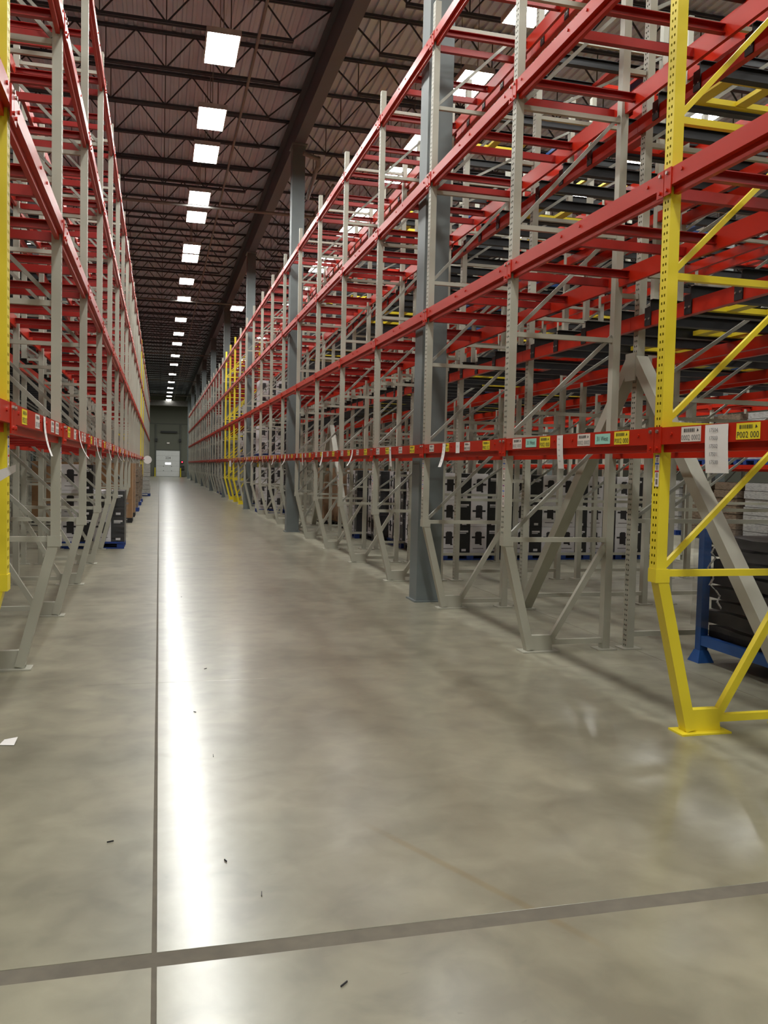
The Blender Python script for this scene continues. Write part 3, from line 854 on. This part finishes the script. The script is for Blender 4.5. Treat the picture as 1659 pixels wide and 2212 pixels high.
# square cartons showing both prints on the long side, for stacks that turn their flank to the aisle
TIER = ('bottom', 'middle', 'upper', 'topmost')
def film(loc, rz, w_, d_, z0, z1, label, m='stretch_film'):
    b = MB(); a, c = w_ / 2 + .012, d_ / 2 + .012
    n = 7; rg = random.Random(int(z1 * 100) + int(w_ * 1000))
    loops = []
    for i in range(n + 1):
        z = z0 + (z1 - z0) * i / n; k = rg.uniform(0, .012)
        loops.append([(-a - k, -c - k, z), (a + k, -c - k, z), (a + k, c + k, z), (-a - k, c + k, z)])
    for i in range(n):
        for j in range(4): b.quad([loops[i][j], loops[i][(j + 1) % 4], loops[i + 1][(j + 1) % 4], loops[i + 1][j]], m)
    return tag(link('stretch_wrap', b.mesh('stretch_wrap'), None, loc, rz), label, 'plastic wrap')
def load(x, y, z, rz, tiers, phrase, pm='pallet_blue', wrap=False, order=(1, 0, 1, 0), skip=()):
    """pallet whose -Y local side shows white and black cartons; (x,y) is its centre"""
    pallet((x, y, z), rz, pm, f'{"blue" if pm == "pallet_blue" else "black" if pm == "pallet_black" else "wooden"} pallet under the cartons {phrase}', 'pallets')
    ws = [CWW if c else CWB for c in order]; x0 = -sum(ws) / 2
    c_, s_ = math.cos(rz), math.sin(rz)
    for i, c in enumerate(order):
        xx = x0 + ws[i] / 2; x0 += ws[i]
        for t in range(tiers):
            if (i, t) in skip: continue
            o = link('printed_carton', cw_me if c else cb_me, None, (x + c_ * xx, y + s_ * xx, z + .14 + t * CH), rz)
            kind = 'white carton with black picture' if c else 'black carton with white print'
            tag(o, f'{kind}, {TIER[t]} row, {ORD[i]} from left, {phrase}', 'carton', f'cartons {phrase}')
    if wrap: film((x, y, z), rz, sum(ws), CDP, .145, .14 + tiers * CH + .01, f'clear stretch film around the cartons {phrase}')
# left rack, overhanging the aisle
load(-1.27, 18.64, 0, 0, 3, 'on left rack floor', wrap=False, skip=((2, 2), (3, 2)))
film((-.965, 18.64, 0), 0, .62, CDP, .145, 1.18, 'clear film around the end cartons on left rack floor')
# lane of pallets deep in the right side
for i, px in enumerate((5.88, 7.13, 8.38, 9.63)):
    load(px, 16.22, 0, 0, 3, f'in the {ORD[i]} lane pallet', order=(1, 0, 1, 0) if i != 1 else (0, 1, 0, 1))
# pallets turned to the aisle
for i, (px, py, pm) in enumerate(((5.68, 17.40, 'pallet_black'), (5.65, 18.73, 'pallet_blue'), (5.45, 19.97, 'pallet_black'), (5.2, 21.33, 'pallet_blue'))):
    load(px, py, 0, -math.pi / 2, 3, ('turned to aisle, first', 'turned to aisle, second', 'turned to aisle, third', 'turned to aisle, fourth')[i], pm=pm, wrap=True)
# white loads by the second column, on floor and both shelves
load(4.15, 32.4, 0, 0, 3, 'floor stack past second column', wrap=True, pm='pallet_blue')
load(4.15, 32.4, LEVELS[0] + .07, 0, 2, 'lowest shelf past second column', wrap=True)
load(4.15, 32.4, LEVELS[1] + .07, 0, 2, 'second shelf past second column', wrap=True)
load(4.15, 35.6, LEVELS[0] + .07, 0, 2, 'lowest shelf before third column', wrap=True)
load(4.15, 37.2, 0, 0, 3, 'floor stack before far yellow frames', wrap=True)
load(4.15, 37.6, LEVELS[0] + .07, 0, 2, 'lowest shelf before far yellow frames', wrap=True)
load(4.15, 37.6, LEVELS[1] + .07, 0, 1, 'second shelf before far yellow frames', wrap=True)
load(4.15, 40.2, LEVELS[0] + .07, 0, 2, 'lowest shelf beside far yellow frames', wrap=True)
# brown carton stacks
bc = MB().box(-.295, .295, -.48, .48, .002, .528, 'carton_brown'); bc.box(-.296, .296, -.03, .03, .03, .5295, 'pallet_wood')
bc.quad([(-.12, -.4815, .06), (-.04, -.4815, .06), (-.04, -.4815, .16), (-.12, -.4815, .16)], 'ink')
bc.quad([(.08, -.4815, .4), (.2, -.4815, .4), (.2, -.4815, .45), (.08, -.4815, .45)], 'ink_grey')
bc_me = bc.mesh('brown_carton')
def brown(x, y, z, tiers, phrase, rz=0, wrap=False):
    pallet((x, y, z), rz, 'pallet_black', f'black pallet under the brown cartons {phrase}', 'pallets')
    c_, s_ = math.cos(rz), math.sin(rz)
    for i, xx in enumerate((-.3, .3)):
        for t in range(tiers):
            tag(link('brown_carton', bc_me, None, (x + c_ * xx, y + s_ * xx, z + .14 + t * .53), rz), f'brown cardboard carton, {TIER[t]} row, {("left", "right")[i]} half, {phrase}', 'carton', f'brown cartons {phrase}')
    if wrap: film((x, y, z), rz, 1.2, .96, .145, .14 + tiers * .53, f'clear stretch film around the brown cartons {phrase}')
brown(-1.34, 26.5, 0, 3, 'on the left rack floor')
brown(-2.7, 25.2, 0, 3, 'deeper inside the left lanes')
brown(-1.34, 29.3, 0, 3, 'second stack along left rack', wrap=True)
brown(5.6, 23.9, 0, 3, 'in right lanes before second column', rz=-math.pi / 2, wrap=True)
brown(5.6, 25.2, 0, 3, 'in right lanes at second column', rz=-math.pi / 2, wrap=True)
brown(5.4, 26.6, 0, 3, 'in right lanes past second column', rz=-math.pi / 2, wrap=True)
brown(7.2, 24.3, 0, 3, 'deep in the right lanes', wrap=True)
# film-wrapped goods: layered bundles, each a pallet load
def bundle(x, y, z, hgt, m, label, w_=1.15, d_=.95):
    o = empty('wrapped_load', (x, y, z))
    b = MB(); n = 7; rg = random.Random(int(y * 10))
    for i in range(n):
        z0 = .14 + (hgt - .14) * i / n; z1 = .14 + (hgt - .14) * (i + 1) / n - .012; k = rg.uniform(-.02, .02)
        me = MB().box(-w_ / 2 - k, w_ / 2 + k, -d_ / 2 - k, d_ / 2 + k, z0, z1, m).mesh('wrapped_layer')
        link('wrapped_layer', me, o)
    dk, rn = pl['pallet_blue']
    p_ = link('pallet_deck', dk, o)
    for yy in (-.43, 0, .43): link('runner', rn, p_, (0, yy, 0))
    return tag(o, label, 'pallet load', 'film-wrapped loads')
bundle(-1.28, 32.6, 0, 1.75, 'wrapped_brown', 'brownish film-wrapped load on left rack floor behind the brown cartons')
bundle(-1.3, 37.3, 0, 1.6, 'wrapped_brown', 'second brownish film-wrapped load along the left rack')
bundle(-1.3, 40.3, 0, 1.7, 'wrapped_brown', 'third brownish film-wrapped load along the left rack')
bundle(-1.03, 47.7, 0, 1.72, 'wrapped_grey', 'shiny silver film-wrapped load jutting out of the left rack')
FAR_FLOOR = ((16, 1), (17, 1), (18, 1), (20, 0), (22, 0), (23, 1), (25, 1), (26, 1), (28, 0), (30, 0), (32, 0), (33, 1))
for i, (k, hf) in enumerate(FAR_FLOOR):
    bundle(4.12, Y0 + k * PITCH_Y + (.68, 1.92)[hf], 0, (1.7, 1.5, 1.75, 1.6)[i % 4], 'wrapped_grey', f'grey film-wrapped load on far right rack floor, {ordn(i + 1)} past the yellow frames')
for i, (k, hf, lv) in enumerate(((18, 0, 0), (20, 0, 0), (21, 0, 1), (23, 0, 0), (25, 1, 0), (27, 1, 0), (19, 1, 1))):
    bundle(4.12, Y0 + k * PITCH_Y + (.68, 1.92)[hf], LEVELS[lv] + .07, 1.2, 'wrapped_grey', f'grey film-wrapped load on far right {("lowest", "second")[lv]} shelf, {ordn(i + 1)} one', w_=1.05)
for i, (k, lv) in enumerate(((1, 0), (2, 0), (3, 0), (4, 0), (2, 1), (4, 1), (5, 0), (6, 0), (1, -1), (2, -1), (3, -1), (4, -1), (5, -1), (6, -1), (7, -1), (8, -1))):
    for j, yo in enumerate((-.62, .62)):
        z = 0 if lv < 0 else LEVELS[lv] + .07
        bundle(XE + .6, Y0 + k * PITCH_Y + 1.3 + yo, z, 1.35 if lv >= 0 else 1.6, ('wrapped_grey', 'wrapped_brown')[(i + j) % 2],
               f'wrapped load beyond the next aisle, {("floor", "lowest shelf", "second shelf")[lv + 1]}, {ORD[k - 1]} bay, {("nearer", "farther")[j]} half', w_=1.05)

# ------------------------------------------------------------------ blue steel stillage with black mats, right foreground
bx, by = 4.95, 5.25
o = empty('steel_stillage', (bx, by, 0))
SW, SD, SH = 1.35, 1.75, 1.25
for (x, y) in ((0, 0), (SW, 0), (0, SD), (SW, SD)):
    pst = link('corner_post', MB().box(x - .04, x + .04, y - .04, y + .04, .05, SH, 'blue_paint').mesh('corner_post'), o)
    ft = MB(); a, c = .085, .045
    ft.v = [(x - a, y - a, 0), (x + a, y - a, 0), (x + a, y + a, 0), (x - a, y + a, 0), (x - c, y - c, .11), (x + c, y - c, .11), (x + c, y + c, .11), (x - c, y + c, .11)]
    ft.f = [(0, 3, 2, 1), (4, 5, 6, 7), (0, 1, 5, 4), (1, 2, 6, 5), (2, 3, 7, 6), (3, 0, 4, 7)]; ft.m = [ft.mi('blue_paint')] * 6
    link('foot', ft.mesh('foot'), pst)
for (x0, x1, y0, y1) in ((-.035, .035, .04, SD - .04), (SW - .035, SW + .035, .04, SD - .04), (.04, SW - .04, -.035, .035), (.04, SW - .04, SD - .035, SD + .035)):
    link('bottom_rail', MB().box(x0, x1, y0, y1, .16, .25, 'blue_paint').mesh('bottom_rail'), o)
link('deck', MB().box(.04, SW - .04, .04, SD - .04, .20, .235, 'blue_paint').mesh('deck'), o)
link('tag', MB().box(-.04, -.036, .55, .72, .18, .24, 'sticker_white').mesh('tag'), o)
tag(o, 'blue steel stillage holding black mats behind the near yellow frame', 'stillage')
rg = random.Random(5)
zz = .236
for i in range(9):
    t_ = rg.uniform(.085, .125)
    if zz + t_ > 1.26: break
    b = MB(); n = 12; ex = rg.uniform(.0, .06) + (.10 if i in (1, 4) else 0)
    top = []; bot = []
    for j in range(n + 1):
        y = .06 + (SD - .12) * j / n + (ex if j == n else 0)
        wv = .012 * math.sin(j * 1.3 + i)
        bot.append((y, zz + .004 + max(0, wv))); top.append((y, zz + t_ + wv * .6))
    x0, x1 = .05 + rg.uniform(0, .02), SW - .05
    for j in range(n):
        (ya, za), (yb, zb) = bot[j], bot[j + 1]; (yc_, zc), (yd, zd) = top[j], top[j + 1]
        b.quad([(x0, ya, za), (x0, yc_, zc), (x0, yd, zd), (x0, yb, zb)], 'mat_black'); b.quad([(x1, ya, za), (x1, yb, zb), (x1, yd, zd), (x1, yc_, zc)], 'mat_black')
        b.quad([(x0, yc_, zc), (x1, yc_, zc), (x1, yd, zd), (x0, yd, zd)], 'mat_black'); b.quad([(x0, ya, za), (x0, yb, zb), (x1, yb, zb), (x1, ya, za)], 'mat_black')
    b.quad([(x0, bot[0][0], bot[0][1]), (x1, bot[0][0], bot[0][1]), (x1, top[0][0], top[0][1]), (x0, top[0][0], top[0][1])], 'mat_black')
    b.quad([(x0, bot[-1][0], bot[-1][1]), (x0, top[-1][0], top[-1][1]), (x1, top[-1][0], top[-1][1]), (x1, bot[-1][0], bot[-1][1])], 'mat_black')
    tag(link('rubber_mat', b.mesh('rubber_mat'), None, (bx, by, 0)), f'thick black mat in the blue stillage, {ORD[i]} layer from the bottom', 'mat', 'black mats in the blue stillage')
    zz += t_ + .018
film((bx + SW / 2, by + SD / 2, 0), 0, SW + .10, SD + .12, .34, 1.27, 'clear film stretched around the black mats of the blue stillage')
b = MB(); rg = random.Random(9); pts = []
for i in range(14):
    t = i / 13; pts.append((-.12 + .03 * math.sin(i * 1.9), SD * .78 + .16 * math.sin(t * 3.0) - .1 * t + .02 * rg.random(), 1.2 - .62 * t))
for i in range(13):
    wd = .018 + .02 * abs(math.sin(i * 1.4))
    (x0, y0, z0), (x1, y1, z1) = pts[i], pts[i + 1]
    b.bar((x0, y0, z0), (x1, y1, z1 - .004), wd, .006, 'wrapped_grey', side=(.3, 1, 0))
tag(link('film_tail', b.mesh('film_tail'), None, (bx, by, 0)), 'torn tail of clear film hanging off the blue stillage', 'plastic wrap')
tag(link('red_tag', MB().tube((0, 0, 0), (0, 0, .03), .07, 'mesh_red', 10).mesh('red_tag'), None, (bx + .45, by + .85, 1.275)), 'small red disc lying on the black mats in the stillage', 'tag')

# ------------------------------------------------------------------ signs and litter
o = empty('aisle_sign', (XL + .10, 41.42, 1.9))
link('sign_plate', MB().tube((-.07, -.01, 0), (-.07, .01, 0), .19, 'paper', 16).mesh('sign_plate'), o)
link('bracket', MB().box(-.36, -.2, -.02, .02, -.02, .02, 'bolt_steel').mesh('bracket'), o)
o.location.x = XL + .35
tag(o, 'round white sign jutting from the far yellow frame of the left rack', 'sign')
b = MB()
b.quad([(0, 0, 0), (.09, -.08, .03), (.09, -.08, -.005), (0, 0, -.06)], 'paper'); b.quad([(0, .001, 0), (0, .001, -.06), (.09, -.079, -.005), (.09, -.079, .03)], 'paper')
tag(link('paper_flag', b.mesh('paper_flag'), None, (XL + .005, Y0 - .30, 1.69)), 'folded white paper flag on the near left yellow post', 'paper')
o = empty('aisle_sign', (XR - .03, Y0 + 13.4 * PITCH_Y, 1.62))
link('white_plate', MB().box(-.01, 0, -.5, .5, .05, .32, 'paper').mesh('white_plate'), o)
link('yellow_plate', MB().box(-.01, 0, -.5, .5, -.22, .045, 'sticker_yellow').mesh('yellow_plate'), o)
tag(o, 'white and yellow sign plates on the far yellow frames of the right rack', 'sign')
b = MB()
b.quad([(-.05, -.03, .004), (.04, -.05, .004), (.05, .03, .03), (-.03, .05, .012)], 'paper'); b.quad([(-.03, .05, .012), (.05, .03, .03), (.03, .07, .005), (-.04, .08, .004)], 'paper')
tag(link('paper_scrap', b.mesh('paper_scrap'), None, (-.88, 5.62, 0)), 'crumpled scrap of white paper on the floor at the left edge', 'litter')
rg = random.Random(21)
CHIP_AT = ['in the lamp reflection just past the wide joint', 'right of the lamp reflection just past the wide joint', 'in the lamp reflection before the second joint',
    'halfway along the nearest full slab by the reflection', 'just beyond the second cross joint', 'far up the aisle past the third cross joint',
    'on the dull slab at the left of the long joint', 'on the near slab before the wide joint']
chips = [(0.30, 3.75), (.42, 3.42), (.26, 6.1), (.33, 5.15), (.4, 7.4), (.3, 11.5), (-.2, 4.05), (.62, 2.75)]
for i, (x, y) in enumerate(chips):
    l_, a = rg.uniform(.008, .02), rg.uniform(0, 3)
    b = MB().bar((-l_ * math.cos(a), -l_ * math.sin(a), .004), (l_ * math.cos(a), l_ * math.sin(a), .005), .006, .003, 'ink', side=(0, 0, 1))
    tag(link('dark_chip', b.mesh('dark_chip'), None, (x, y, .0005)), f'tiny dark splinter {CHIP_AT[i]}', 'litter', 'dark splinters on the aisle floor')
